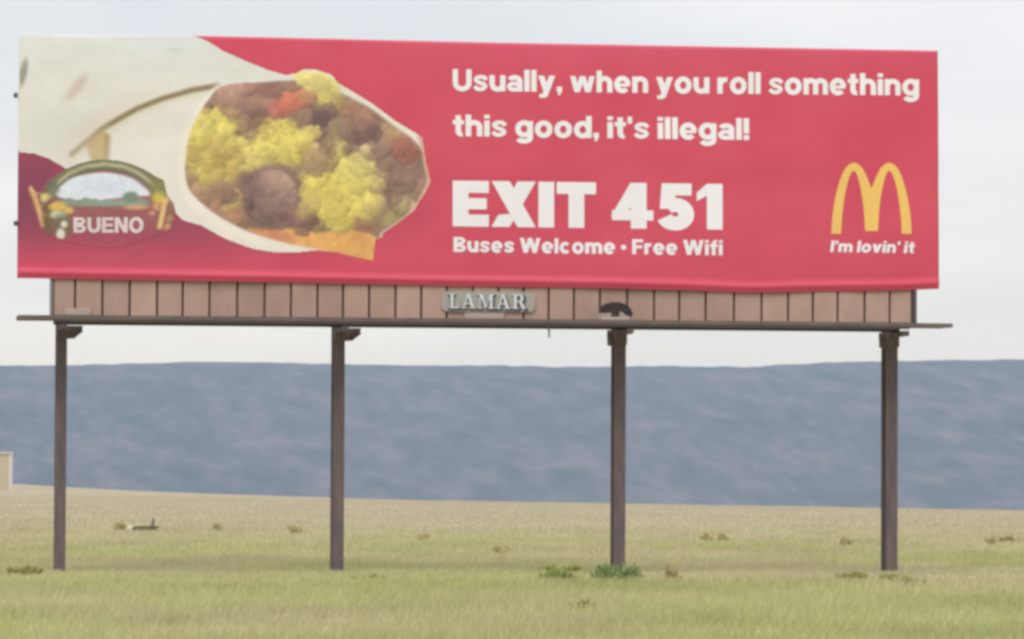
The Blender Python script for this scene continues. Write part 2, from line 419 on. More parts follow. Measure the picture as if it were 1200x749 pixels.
# --- printed picture of the filled wrap
TORT = [(22, 42), (228, 42), (243, 48), (262, 60), (287, 71), (314, 82), (335, 88), (345, 86), (356, 81), (372, 82), (389, 88), (396, 97), (404, 102),
        (436, 121), (464, 142), (484, 154), (495, 161), (497, 175), (499, 190), (503, 205), (505, 214), (499, 226), (492, 236), (486, 247), (464, 264),
        (449, 274), (448, 279), (440, 282), (437, 306), (420, 303), (395, 297), (372, 294), (345, 297), (318, 296), (294, 292), (262, 280), (235, 265),
        (214, 259), (204, 250), (160, 240), (110, 220), (85, 204), (71, 195), (57, 187), (40, 181), (22, 179)]
OPEN = [(257, 103), (280, 98), (304, 97), (330, 95), (350, 95), (372, 98), (401, 110), (420, 120), (436, 129), (464, 150), (482, 162), (493, 176), (496, 192), (500, 211), (493, 228), (484, 243),
        (467, 259), (454, 268), (444, 277), (439, 306), (400, 299), (370, 292), (339, 286), (312, 279), (287, 270), (265, 259), (245, 246), (230, 233), (221, 221), (217, 205), (217, 190), (219, 172), (223, 155), (230, 139), (240, 123)]
def crumbs(px, py, f):
    """printed food reads as rounded crumbs: each takes the colour under it, lit from the upper left in the picture"""
    ax = px[0]; ay = py[:, 0]; g = np.random.default_rng(77); src = f.copy()
    for k in range(520):
        cx, cy = g.uniform(214, 505), g.uniform(84, 300); big = k < 230
        r = g.uniform(10, 19) if big else g.uniform(4, 9)
        if cy > 262 and cx > 285: continue
        if (cx-316)**2+(cy-231)**2 < (36+0.55*r)**2: continue
        i0, i1 = np.searchsorted(ax, [cx-r*1.5, cx+r*1.5]); j0, j1 = np.searchsorted(ay, [cy-r*1.5, cy+r*1.5])
        ci = min(max(int(np.searchsorted(ax, cx)), 0), len(ax)-1); cj = min(max(int(np.searchsorted(ay, cy)), 0), len(ay)-1)
        if i1-i0 < 2 or j1-j0 < 2: continue
        X, Y = px[j0:j1, i0:i1], py[j0:j1, i0:i1]; st = g.uniform(0.7, 1.3); a = g.uniform(0, np.pi)
        u = ((X-cx)*np.cos(a)+(Y-cy)*np.sin(a))*st/r; v = (-(X-cx)*np.sin(a)+(Y-cy)*np.cos(a))/st/r
        rr = np.sqrt(u*u+v*v)+(fbm(X/4.0, Y/4.0, k % 40, 2)-0.5)*0.35
        m_ = 1-sstep(0.75, 1.05, rr)
        sh_ = 1.03-0.13*((Y-cy)/r)-0.07*((X-cx)/r)-0.16*sstep(0.55, 1.0, rr)*((Y-cy)/r > -0.2)
        col = src[cj, ci]*g.uniform(0.93, 1.07)
        f[j0:j1, i0:i1] += (m_*(0.70 if big else 0.40))[..., None]*(np.clip(sh_, 0.6, 1.25)[..., None]*col-f[j0:j1, i0:i1])
    # the sausage ball stays round and rough
    d = np.hypot((px-316)/34, (py-232)/35); ball = 1-sstep(0.9, 1.02, d)
    f = f*(1+ball[..., None]*((-0.16*((py-232)/35)+0.10*((px-316)/34))[..., None]+(fbm(px/5, py/5, 78, 3)-0.5)[..., None]*0.25))
    return f
def wrap_print(px, py):
    c = np.ones(px.shape+(3,))*np.array([226, 221, 216.])
    c = over(c, sstep(120, 50, py)*0.7, (222, 223, 223)); c = over(c, sstep(60, 200, px)*sstep(90, 50, py)*0.4, (216, 221, 226))
    c = over(c, (fbm(px/50, py/40, 71)-0.5)*0.35, (208, 198, 178))
    c = over(c, ell(px, py, 90, 103, 6, 18, 0.6, 35)*0.55, (196, 165, 150))
    c = over(c, ell(px, py, 77, 114, 8, 4, 0.7, -20)*0.25, (200, 172, 158))
    c = over(c, ell(px, py, 27, 86, 4.5, 16, 0.5, 12)*0.75, (135, 134, 122))
    c = over(c, ell(px, py, 205, 59, 10, 3, 0.8)*0.3, (190, 190, 185))
    c = over(c, ell(px, py, 70, 150, 75, 40, 0.9, -30)*0.35, (206, 206, 194)); c = over(c, ell(px, py, 175, 165, 45, 60, 0.9, 10)*0.4, (230, 226, 216)); c = over(c, sstep(225, 262, py)*0.5, (236, 224, 212))
    c = over(c, ell(px, py, 115, 150, 60, 12, 0.8, -35)*0.25, (225, 196, 178))
    fold = [(84, 181), (100, 167), (118, 152), (135, 142), (160, 128), (190, 116), (225, 106), (254, 101)]
    c = over(c, soft_line(px, py, [(x, y+5) for x, y in fold], 9, 5)*0.25, (200, 190, 150))
    c = over(c, soft_line(px, py, fold, 6.0, 2.8)*(0.5+0.45*sstep(105, 140, px)), (136, 120, 86))
    c = over(c, soft_poly(px, py, [(100, 170), (118, 152), (128, 158), (124, 190), (108, 192)], 4)*0.6, (182, 150, 92))
    c = over(c, soft_poly(px, py, [(122, 156), (130, 160), (128, 186), (122, 188)], 3)*0.5, (160, 132, 100))
    c = over(c, soft_line(px, py, [(255, 104), (235, 128), (219, 155), (212, 190), (215, 224), (233, 247), (262, 266), (300, 283), (345, 293)], 9, 3)*0.8, (238, 230, 216))
    c = over(c, soft_line(px, py, [(404, 103), (436, 122), (464, 143), (486, 157)], 5, 2.5)*0.8, (236, 226, 200))
    c = over(c, soft_line(px, py, [(493, 160), (500, 190), (504, 213), (495, 232), (484, 249), (463, 266), (446, 280)], 8, 3)*0.9, (218, 164, 146))
    # filling
    o = soft_poly(px, py, curve(OPEN, 4), 1.8)
    f = np.ones(px.shape+(3,))*np.array([146, 118, 104.])
    tex = fbm(px/6, py/6, 81, 3)-0.5; tex2 = fbm(px/14, py/14, 83, 3)-0.5
    MEAT = (168, 128, 116)
    f = over(f, ell(px, py, 282, 118, 44, 24, 0.35, 8, 0.16, 3), MEAT); f = over(f, ell(px, py, 268, 108, 13, 9, 0.6)*0.6, (188, 152, 138))
    f = over(f, ell(px, py, 303, 137, 16, 9, 0.6)*0.7, (112, 82, 80)); f = over(f, ell(px, py, 247, 128, 8, 5, 0.6)*0.7, (100, 84, 74))
    f = over(f, ell(px, py, 318, 106, 26, 8, 0.6, 10)*0.6, (150, 105, 98))
    f = over(f, ell(px, py, 338, 122, 24, 12, 0.5, -25, 0.15, 5)*0.9, (202, 112, 104)); f = over(f, ell(px, py, 350, 112, 14, 8, 0.6)*0.6, (212, 140, 100))
    f = over(f, ell(px, py, 412, 128, 22, 7, 0.6, 25)*0.7, (146, 118, 92)); f = over(f, ell(px, py, 430, 143, 30, 14, 0.4, 25, 0.1, 9), (180, 132, 110))
    f = over(f, ell(px, py, 434, 158, 26, 13, 0.5, 20, 0.1, 10), (122, 92, 92)); f = over(f, ell(px, py, 465, 158, 14, 9, 0.6, 40)*0.8, (216, 182, 130))
    f = over(f, ell(px, py, 472, 203, 29, 36, 0.3, 0, 0.1, 11), (146, 118, 102)); f = over(f, ell(px, py, 478, 176, 20, 8, 0.5, 10)*0.8, (176, 104, 98))
    f = over(f, ell(px, py, 487, 165, 9, 7, 0.5), (222, 160, 140)); f = over(f, ell(px, py, 462, 222, 14, 18, 0.7)*0.6, (118, 92, 86))
    f = over(f, ell(px, py, 463, 253, 20, 11, 0.5, -35), (164, 150, 104)); f = over(f, ell(px, py, 482, 243, 6, 7, 0.5), (228, 190, 158))
    EGG = (220, 202, 110)
    f = over(f, ell(px, py, 252, 170, 40, 38, 0.22, 15, 0.14, 13), EGG); f = over(f, ell(px, py, 258, 185, 26, 17, 0.7, 10)*0.75, (176, 142, 88))
    f = over(f, ell(px, py, 246, 154, 20, 9, 0.7, 20)*0.6, (222, 210, 134)); f = over(f, ell(px, py, 235, 205, 16, 15, 0.4, 0, 0.1, 14), (206, 188, 104))
    f = over(f, ell(px, py, 262, 205, 14, 13, 0.5), (196, 168, 100)); f = over(f, ell(px, py, 226, 165, 5, 30, 0.7)*0.5, (150, 134, 84))
    f = over(f, ell(px, py, 298, 182, 24, 20, 0.3, -20, 0.15, 15), (216, 198, 118)); f = over(f, ell(px, py, 335, 168, 34, 24, 0.3, 30, 0.25, 16), EGG)
    f = over(f, ell(px, py, 318, 158, 22, 6, 0.7, 25)*0.5, (160, 130, 80)); f = over(f, ell(px, py, 352, 176, 5, 8, 0.7)*0.6, (150, 120, 66))
    f = over(f, ell(px, py, 244, 236, 34, 14, 0.5, 30, 0.1, 17), (164, 130, 106)); f = over(f, ell(px, py, 262, 250, 26, 7, 0.6, 32)*0.7, (184, 132, 100))
    f = over(f, ell(px, py, 272, 238, 6, 8, 0.5), (198, 172, 110))
    f = over(f, ell(px, py, 398, 228, 44, 42, 0.14, 0, 0.12, 19), EGG); f = over(f, soft_poly(px, py, [(388, 200), (393, 172), (400, 170), (412, 198)], 3), (218, 202, 122))
    f = over(f, ell(px, py, 392, 238, 28, 22, 0.8)*0.5, (196, 172, 88)); f = over(f, ell(px, py, 432, 205, 9, 12, 0.5), (224, 204, 130))
    f = over(f, ell(px, py, 440, 232, 8, 14, 0.5), (214, 196, 112)); f = over(f, ell(px, py, 420, 198, 20, 9, 0.7)*0.6, (222, 210, 130))
    f = over(f, ell(px, py, 317, 232, 36, 38, 0.25, 0, 0.14, 21)*0.55, (104, 82, 76)); f = over(f, ell(px, py, 315, 231, 33, 34, 0.2, 0, 0.14, 22), (148, 118, 112))
    f = over(f, ell(px, py, 328, 212, 18, 12, 0.8, 25)*0.6, (172, 142, 120)); f = over(f, ell(px, py, 296, 222, 12, 16, 0.8)*0.5, (118, 90, 92))
    f = over(f, ell(px, py, 294, 241, 4, 5, 0.6)*0.6, (96, 74, 76)); f = over(f, ell(px, py, 346, 256, 18, 6, 0.7, 5)*0.8, (122, 88, 88))
    f = over(f, ell(px, py, 380, 142, 17, 21, 0.3, 12, 0.1, 23), (112, 88, 90)); f = over(f, ell(px, py, 392, 152, 7, 16, 0.6)*0.7, (168, 156, 112))
    f = over(f, ell(px, py, 384, 178, 7, 9, 0.6)*0.6, (136, 108, 76)); f = over(f, ell(px, py, 410, 180, 6, 9, 0.6)*0.5, (142, 114, 76))
    f = over(f, ell(px, py, 370, 177, 6, 9, 0.5), (222, 190, 148)); f = over(f, ell(px, py, 426, 176, 11, 7, 0.4, 0, 0.15, 24), (228, 206, 150))
    f = over(f, ell(px, py, 372, 102, 28, 16, 0.22, 22, 0.18, 25), (218, 202, 128)); f = over(f, ell(px, py, 384, 118, 16, 12, 0.5, 30)*0.9, (212, 194, 112))
    f = over(f, ell(px, py, 425, 262, 16, 9, 0.6), (160, 112, 90))
    CH = [(287, 268), (316, 271), (345, 268), (378, 272), (410, 270), (441, 279), (438, 307), (415, 302), (392, 297), (364, 292), (335, 287), (308, 279)]
    f = over(f, soft_poly(px, py, curve(CH, 3), 2.5)*0.95, (228, 168, 100)); f = over(f, ell(px, py, 400, 288, 34, 6, 0.8, 10)*0.6, (230, 176, 98)); f = over(f, ell(px, py, 318, 276, 26, 6, 0.7, 8)*0.7, (204, 134, 108))
    f = crumbs(px, py, f)
    f = f*0.96+np.array([208, 186, 168])*0.04
    f = f*(1.0+tex[..., None]*0.10+tex2[..., None]*0.12)
    c = c + o[..., None]*(f-c)
    bump_ = ell(px, py, 372, 97, 27, 13, 0.2, 14, 0.35, 25)            # egg spilling over the rim
    c = c+bump_[..., None]*(np.array([220, 204, 132.])*(0.9+0.22*fbm(px/8, py/7, 79, 3)-0.006*(py-97))[..., None]-c); c = c*(1+tex[..., None]*0.03)
    return c

def sheet(name, x0, x1, y0, y1, step, paint, inside, lift, part):
    ax = np.arange(x0, x1+1e-6, step); ay = np.arange(y0, y1+1e-6, step); X, Y = np.meshgrid(ax, ay)
    keep = inside(X, Y); fq = grid_faces(len(ax), len(ay))
    kf = keep.ravel()[fq].all(1); fq = fq[kf][:, ::-1]
    used, inv = np.unique(fq, return_inverse=True); fq = inv.reshape(fq.shape)
    pv = place(X, Y, lift)[used]; cc = lin(np.clip(paint(X, Y), 0, 255)).reshape(-1, 3)[used]
    return SP(mesh_obj(name, pv, fq, M_print, smooth=True, colors=cc), part)
TC = curve(TORT, 2)
def clip_face(X, Y): return (Y > y_top(X)+0.3) & (X > 22.5)
sheet('wrap_picture', 22, 510, 40, 308, 1.0, wrap_print, lambda X, Y: (soft_poly(X, Y, TORT, 1.0) > 0.5) & clip_face(X, Y), 0.0016, vinyl)

# --- round-topped badge printed lower left
BADGE = curve([(45, 226), (55, 212), (75, 199), (98, 190), (122, 187), (147, 190), (168, 198), (185, 208), (192, 212), (196, 228), (203, 238), (206, 252), (202, 268), (190, 275), (170, 281), (140, 290), (110, 290), (82, 285),
               (62, 280), (50, 274), (42, 258), (34, 236), (32, 222), (37, 218)], 3)
def badge_print(px, py):
    c = np.ones(px.shape+(3,))*np.array([152, 104, 98.])
    rd = red_print(px, py); c = c+(0.30+sstep(256, 280, py)*0.62)[..., None]*(rd-c); edge_ = 1-sstep(0.5, 0.97, soft_poly(px, py, BADGE, 7))
    c = over(c, sstep(70, 40, px)*0.5, (128, 80, 82))
    arc = [(60, 226), (68, 214), (82, 203), (100, 195.5), (122, 192.5), (145, 195.5), (162, 203), (178, 215), (186, 228)]
    c = over(c, soft_line(px, py, arc, 13, 2), (118, 126, 92)); c = over(c, soft_line(px, py, arc, 4, 2), (188, 172, 146))
    c = over(c, soft_line(px, py, [(x, y+6) for x, y in arc], 3, 1.5)*0.7, (104, 108, 88))
    SKY = curve([(64, 228), (74, 216), (90, 207), (121, 202.5), (148, 207), (164, 216), (176, 229), (150, 231), (110, 236), (80, 234)], 4)
    c = over(c, soft_poly(px, py, SKY, 2), (222, 226, 234)); c = over(c, ell(px, py, 122, 219, 34, 10, 0.8)*0.6, (206, 213, 234))
    tl = 235 - 5*(fbm(px/9, py*0+1, 91, 2)-0.3)
    c = over(c, sstep(tl-2, tl+1, py)*sstep(245, 239, py)*sstep(60, 72, px)*sstep(180, 168, px), (142, 156, 142))
    c = over(c, ell(px, py, 153, 231, 9, 6, 0.4), (122, 138, 124))
    for q_, (bx_, by_) in enumerate([(44, 224), (50, 240), (58, 230), (54, 252), (190, 224), (197, 234), (199, 256), (180, 230), (183, 243), (60, 246), (47, 262), (196, 266)]):
        c = over(c, ell(px, py, bx_, by_, 3.5, 4.5, 0.6, q_*37)*0.8, [(196, 182, 104), (128, 136, 84), (214, 176, 120)][q_ % 3])
    c = over(c, ell(px, py, 160, 243, 14, 3, 0.6), (206, 160, 128)); c = over(c, ell(px, py, 62, 221, 7, 10, 0.6)*0.8, (112, 118, 96))
    c = over(c, ell(px, py, 186, 219, 10, 12, 0.6)*0.9, (132, 132, 80)); c = over(c, ell(px, py, 186, 233, 8, 7, 0.6), (208, 182, 92))
    c = over(c, soft_line(px, py, [(35, 218), (41, 232), (46, 248), (50, 264)], 6, 2), (222, 170, 124)); c = over(c, ell(px, py, 52, 232, 5, 5, 0.5), (214, 194, 130))
    c = over(c, soft_line(px, py, [(193, 236), (190, 252), (187, 266)], 6, 2), (224, 190, 128)); c = over(c, ell(px, py, 201, 246, 5, 14, 0.7)*0.6, (142, 112, 86))
    c = over(c, ell(px, py, 56, 258, 6, 18, 0.6)*0.8, (112, 98, 66))
    c = over(c, ell(px, py, 68, 242, 10, 5, 0.4), (222, 188, 98)); c = over(c, ell(px, py, 80, 247, 6, 4, 0.5), (218, 184, 104))
    c = over(c, ell(px, py, 68, 252, 9, 5, 0.4), (206, 206, 168)); c = over(c, ell(px, py, 73, 265, 12, 14, 0.4)*0.8, (112, 112, 84))
    c = over(c, ell(px, py, 71, 275, 5, 7, 0.4), (226, 216, 204)); c = over(c, ell(px, py, 75, 263, 4, 4, 0.5), (216, 208, 190))
    c = over(c, ell(px, py, 178, 250, 4, 3, 0.5), (206, 138, 110))
    c = c+(edge_*sstep(240, 262, py))[..., None]*(rd-c)
    return c*(1+(fbm(px/5, py/5, 95, 2)[..., None]-0.5)*0.08)
badge = sheet('badge_picture', 28, 210, 183, 294, 0.9, badge_print, lambda X, Y: soft_poly(X, Y, BADGE, 1.0) > 0.5, 0.0032, vinyl)

# --- lettering: outlines laid on the vinyl

def ribbon(pts, w):
    p = np.asarray(pts, float); t = np.gradient(p, axis=0) if len(p) > 2 else np.repeat([p[1]-p[0]], 2, 0)
    t = t/np.linalg.norm(t, axis=1)[:, None]; nn = np.stack([-t[:, 1], t[:, 0]], 1)*w/2
    return p+nn, p-nn
def spline_open(q, k=6):
    q = np.array(q, float); q = np.vstack([2*q[0]-q[1], q, 2*q[-1]-q[-2]]); o_ = []
    for i in range(1, len(q)-2):
        for t in np.arange(k)/k:
            a, b, c, d = q[i-1:i+3]
            o_.append(0.5*((2*b)+(-a+c)*t+(2*a-5*b+4*c-d)*t*t+(-a+3*b-3*c+d)*t**3))
    o_.append(q[-2]); return np.array(o_)
def glyph(ch, w):
    """heavy grotesque letter: (advance, ribbons); cap height 1, stem w"""
    X = 0.74; h = w/2; th = w*0.86; hh = th/2; R = []
    def ln(a, b, ww=w): R.append(ribbon([a, b], ww))
    def arc(cx, cy, rx_, ry_, a0, a1, ww=w, pre=None, post=None):
        n_ = max(6, int(abs(a1-a0)/12)); a = np.radians(np.linspace(a0, a1, n_+1))
        q = list(zip(cx+rx_*np.cos(a), cy+ry_*np.sin(a)))
        if pre: q = [pre]+q
        if post: q = q+[post]
        R.append(ribbon(q, ww))
    def dia(x0, y0, x1, y1, ww):                       # slanted stroke cut flat at both ends
        R.append((np.array([(x0-ww/2, y0), (x1-ww/2, y1)]), np.array([(x0+ww/2, y0), (x1+ww/2, y1)])))
    def oval(W_, y0, y1, ww=w): arc(W_/2, (y0+y1)/2, (W_-ww)/2, (y1-y0-th)/2, 0, 360, ww)
    def arch(xa_, xb_, top=X, foot=0.0):
        ry_ = min(0.27, (xb_-xa_)/2); arc((xa_+xb_)/2, top-hh-ry_, (xb_-xa_)/2, ry_, 180, 0, w, None, (xb_, foot))
    if ch == 'n': W_ = 0.68; ln((h, 0), (h, X)); arch(h, W_-h)
    elif ch == 'h': W_ = 0.68; ln((h, 0), (h, 1)); arch(h, W_-h)
    elif ch == 'm': W_ = 1.04; ln((h, 0), (h, X)); arch(h, W_/2); arch(W_/2, W_-h)
    elif ch == 'u': W_ = 0.68; ln((W_-h, 0), (W_-h, X)); arc(W_/2, hh+0.25, W_/2-h, 0.25, 180, 360, w, (h, X))
    elif ch == 'o': W_ = 0.72; oval(W_, -0.015, X+0.015)
    elif ch == 'c': W_ = 0.68; arc(W_/2, X/2, (W_-w)/2, (X+0.03-th)/2, 42, 318)
    elif ch == 'e': W_ = 0.70; arc(W_/2, X/2, (W_-w)/2, (X+0.03-th)/2, 0, 318, w); ln((h, X/2-0.02), (W_-h*0.3, X/2-0.02), th*0.72)
    elif ch == 'a':
        W_ = 0.66; arc(W_/2-0.01, X-hh-0.16, W_/2-h, 0.16, 160, 0, w, None, (W_-h, 0)); arc(W_/2-0.02, 0.225, W_/2-h, 0.225-hh+0.01, 0, 360, th)
    elif ch == 's': W_ = 0.62; R.append(ribbon(spline_open([(W_-h*0.5, X-0.22), (W_*0.72, X-hh-0.005), (W_*0.36, X-hh), (h, X*0.71), (W_*0.42, X*0.53), (W_*0.72, X*0.43), (W_-h, X*0.27), (W_*0.6, hh), (W_*0.3, hh+0.005), (h*0.5, 0.22)]), th*0.93))
    elif ch == 'l': W_ = w; ln((h, 0), (h, 1))
    elif ch == 'i': W_ = w; ln((h, 0), (h, X)); ln((h, 0.83), (h, 1.0))
    elif ch == 't': W_ = 0.45; arc(0.11+h+0.13, hh+0.14, 0.13, 0.14, 180, 290, w, (0.11+h, 0.96)); ln((0, X-hh), (W_, X-hh), th)
    elif ch == 'f': W_ = 0.45; arc(0.10+h+0.14, 1-hh-0.14, 0.14, 0.14, 180, 70, w, (0.10+h, 0)); ln((0, X-hh), (W_, X-hh), th)
    elif ch == 'r': W_ = 0.46; ln((h, 0), (h, X)); arc(h+0.26, X-hh-0.24, 0.26, 0.24, 180, 80)
    elif ch == 'd': W_ = 0.72; oval(W_, -0.015, X+0.015); ln((W_-h, 0), (W_-h, 1))
    elif ch == 'g': W_ = 0.72; oval(W_, 0.0, X+0.015); arc(W_/2, -0.02, W_/2-h, 0.17, 0, -158, w, (W_-h, X))
    elif ch == 'v': W_ = 0.70; dia(h*1.1, X, W_/2, 0, w*1.12); dia(W_-h*1.1, X, W_/2, 0, w*1.12)
    elif ch == 'y': W_ = 0.72; dia(h*1.1, X, W_/2, 0.0, w*1.12); dia(W_-h*1.1, X, W_*0.36, -0.24, w*1.12); ln((0.05, -0.19), (W_*0.42, -0.19), th*0.9)
    elif ch == 'w': W_ = 1.06; k = w*1.02; dia(h*1.05, X, W_*0.28, 0, k); dia(W_/2, X, W_*0.28, 0, k); dia(W_/2, X, W_*0.72, 0, k); dia(W_-h*1.05, X, W_*0.72, 0, k)
    elif ch == 'W': W_ = 1.25; k = w*1.05; dia(h*1.05, 1, W_*0.28, 0, k); dia(W_/2, 1, W_*0.28, 0, k); dia(W_/2, 1, W_*0.72, 0, k); dia(W_-h*1.05, 1, W_*0.72, 0, k)
    elif ch == 'U': W_ = 0.80; arc(W_/2, hh+0.28, W_/2-h, 0.28, 180, 360, w, (h, 1), (W_-h, 1))
    elif ch == 'E': W_ = 0.70; ln((h, 0), (h, 1)); ln((h, 1-hh), (W_, 1-hh), th); ln((h, 0.5), (W_*0.94, 0.5), th*0.92); ln((h, hh), (W_, hh), th)
    elif ch == 'F': W_ = 0.66; ln((h, 0), (h, 1)); ln((h, 1-hh), (W_, 1-hh), th); ln((h, 0.49), (W_*0.92, 0.49), th)
    elif ch == 'X': W_ = 0.86; k = w*1.16; dia(k/2, 1, W_-k/2, 0, k); dia(W_-k/2, 1, k/2, 0, k)
    elif ch == 'I': W_ = w; ln((h, 0), (h, 1))
    elif ch == 'T': W_ = 0.76; ln((W_/2, 0), (W_/2, 1)); ln((0, 1-hh), (W_, 1-hh), th)
    elif ch == 'B': W_ = 0.76; ln((h, 0), (h, 1)); arc(W_*0.5, 0.745, W_*0.5-h-0.02, 0.255-hh, 90, -90, th, (h, 1-hh), (h, 0.49)); arc(W_*0.52, 0.265, W_*0.48-h, 0.265-hh, 90, -90, th, (h, 0.53-hh), (h, hh))
    elif ch == 'N': W_ = 0.78; ln((h, 0), (h, 1)); ln((W_-h, 0), (W_-h, 1)); dia(h*1.1, 1, W_-h*1.1, 0, w*1.1)
    elif ch == 'O': W_ = 0.88; oval(W_, -0.015, 1.015)
    elif ch == '4': W_ = 0.80; ln((W_-0.13-h, 0), (W_-0.13-h, 1)); dia(W_-0.13-h-0.02, 1, h*0.75, 0.26, w*0.92); ln((0.0, 0.29), (W_, 0.29), th*0.85)
    elif ch == '5': W_ = 0.74; ln((0.14, 1-hh), (W_-0.05, 1-hh), th); dia(0.10+h, 1, 0.06+h, 0.44, w*0.92); arc(W_/2, 0.325, W_/2-h, 0.325-hh+0.012, 135, -160)
    elif ch == '1': W_ = 0.50; ln((W_-h, 0), (W_-h, 1)); R.append((np.array([(0.0, 0.80), (W_-w, 1.0)]), np.array([(0.0, 0.62), (W_-w, 0.74)])))
    elif ch == ',': W_ = w; ln((h, 0), (h, w*1.05)); dia(h*1.2, 0.0, h*0.8, -0.15, w*0.5)
    elif ch == '.': W_ = w; ln((h, 0), (h, w*1.05))
    elif ch == "'": W_ = w*0.85; dia(h*0.85, 1.0, h*0.85, 0.68, w*0.8)
    elif ch == '!': W_ = w; dia(h, 1.0, h, 0.30, w); ln((h, 0), (h, w*1.02))
    elif ch == '\u2022': W_ = 0.34; arc(0.17, 0.45, 0.085, 0.085, 0, 360, 0.17)
    return W_, R
def text_part(name, body, x0, x1, yb0, yb1, cap, mat_, part, lift=0.003, w=0.2, gap=0.075, space=0.27, shear=0.0):
    words = []; cur = 0.0; item = []
    for ch in body:
        if ch == ' ':
            words.append(item); item = []; cur += space; continue
        W_, R = glyph(ch, w); item.append((cur, R)); cur += W_+gap; end = cur-gap
    words.append(item)
    for item in words:                                  # each word is a printed piece of its own
        vs, fs = [], []; k = 0
        for off_, R in item:
            for A, B in R:
                b0 = len(vs); n_ = len(A)
                for q in (A, B):
                    u = (q[:, 0]+off_+shear*q[:, 1])/end; px = x0+u*(x1-x0); py = yb0+u*(yb1-yb0)-q[:, 1]*cap
                    vs += list(place(px, py, lift+0.0003*(k % 5)))
                for i in range(n_-1): fs.append((b0+i, b0+n_+i, b0+n_+i+1, b0+i+1))
                k += 1
        SP(mesh_obj(name, vs, fs, mat_), part)
text_part('slogan_word', 'Usually, when you roll something', 530, 1076, 107, 112.5, 25.5, M_white, vinyl, w=0.225, gap=0.07)
text_part('slogan_word', "this good, it's illegal!", 530, 877, 160, 164.5, 25.5, M_white, vinyl, w=0.225, gap=0.07)
text_part('exit_word', 'EXIT 451', 530, 846, 265.5, 269.5, 53.5, M_white, vinyl, w=0.305, gap=0.05, space=0.26)
text_part('small_word', 'Buses Welcome \u2022 Free Wifi', 531, 846, 295.5, 299.5, 17.5, M_white, vinyl, w=0.235)
text_part('small_word', "I'm lovin' it", 972, 1070, 295.5, 297, 13.5, M_white, vinyl, w=0.235, shear=0.12)
text_part('badge_word', 'BUENO', 86, 168, 273, 273, 18, M_rose, vinyl, lift=0.0050, w=0.23)

# --- yellow double arch
def strip_part(name, pairs, lift, mat_, part):
    """ribbon between two edge lines"""
    vs, fs = [], []
    for A, B in pairs:
        b0 = len(vs); n_ = len(A)
        A = np.array(A, float); B = np.array(B, float)
        vs += list(place(A[:, 0], A[:, 1], lift)) + list(place(B[:, 0], B[:, 1], lift))
        for i in range(n_-1): fs.append((b0+i, b0+i+1, b0+n_+i+1, b0+n_+i))
    return SP(mesh_obj(name, vs, fs, mat_), part)
def spl(q, k=6):
    q = np.array(q, float); q = np.vstack([2*q[0]-q[1], q, 2*q[-1]-q[-2]]); o_ = []
    for i in range(1, len(q)-2):
        for t in np.arange(k)/k:
            a, b, c, d = q[i-1:i+3]
            o_.append(0.5*((2*b)+(-a+c)*t+(2*a-5*b+4*c-d)*t*t+(-a+3*b-3*c+d)*t**3))
    o_.append(q[-2]); return np.array(o_)
to_px = lambda q: np.stack([840+q[:, 0]/2.497, 40+q[:, 1]/2.497], 1)
OUTL = spl([(333, 585), (336, 540), (343, 490), (352, 450), (364, 413), (379, 388), (399, 377), (419, 388), (433, 410), (443, 434), (450, 452)], 5)
INNL = spl([(362, 585), (364, 545), (369, 497), (375, 460), (383, 428), (391, 408), (399, 401), (408, 412), (418, 448), (427, 505), (432, 577)], 5)
OUTL[-1] = (450.5, 452)
mirror = lambda q: np.stack([901-q[:, 0], q[:, 1]], 1)
pairs = []
for q in (lambda z: z, mirror):
    pairs.append((to_px(q(OUTL[:41])), to_px(q(INNL[:41]))))
    # lower half of the inner leg, out to the centre line
    A = np.vstack([OUTL[40:], np.linspace((450.5, 455), (450.5, 577), 11)[1:]])
    tB = np.linspace(0, 1, len(A)); ib = 40+tB*10
    B = np.stack([np.interp(ib, np.arange(len(INNL)), INNL[:, 0]), np.interp(ib, np.arange(len(INNL)), INNL[:, 1])], 1)
    pairs.append((to_px(q(A)), to_px(q(B))))
strip_part('arches_emblem', pairs, 0.003, M_gold, vinyl)

# --- frame behind the face
zt_ = float(at(600, 52, 0.1)[2]); zbot = float(at(600, 336, 0.1)[2])
x_l, x_r = float(at(24, 180, 0.0)[0]), float(at(1096, 200, 0.0)[0])
for k in range(5):
    z = zbot + 0.12 + k*(zt_-zbot-0.3)/4
    P(box('stringer', x_l+0.03, x_r-0.03, 0.03, 0.115, z-0.05, z+0.05, M_steel, bev=0.006))
backing = P(box('face_backing', x_l+0.02, x_r-0.02, 0.0, 0.028, zbot+0.05, zt_-0.22, M_grey))

# --- apron of tan panels
seams = [62, 88, 120, 152, 184, 214, 245.5, 278, 310, 341, 372, 402, 432.5, 463.5, 493.5, 523.5, 554, 584, 613.5, 643, 672.5, 703, 735, 766.5, 796, 827, 860, 892.5, 923.5, 952.5, 981.5, 1013, 1042.5, 1069]
za_b = float(at(565, 374, 0)[2])
for i, (a, b) in enumerate(zip(seams, seams[1:])):
    xa = float(at(a, 350, 0)[0])+0.014; xb = float(at(b, 350, 0)[0])-0.014
    j = random.uniform(-0.008, 0.008)
    bm = bmesh.new(); add_box(bm, xa, xb, -0.012+j, 0.02, za_b, zbot+0.14)
    bmesh.ops.bevel(bm, geom=[e for e in bm.edges], offset=0.006, segments=1, affect='EDGES')
    P(bm_obj('apron_panel', bm, M_panel))
xa, xb = float(at(61, 350, 0)[0]), float(at(1070, 350, 0)[0])
P(box('apron_backing', xa, xb, 0.03, 0.06, za_b-0.01, zbot+0.04, M_back))
P(box('apron_end_trim', xa-0.03, xa+0.012, -0.03, 0.07, za_b-0.01, zbot+0.10, M_grey, bev=0.004))
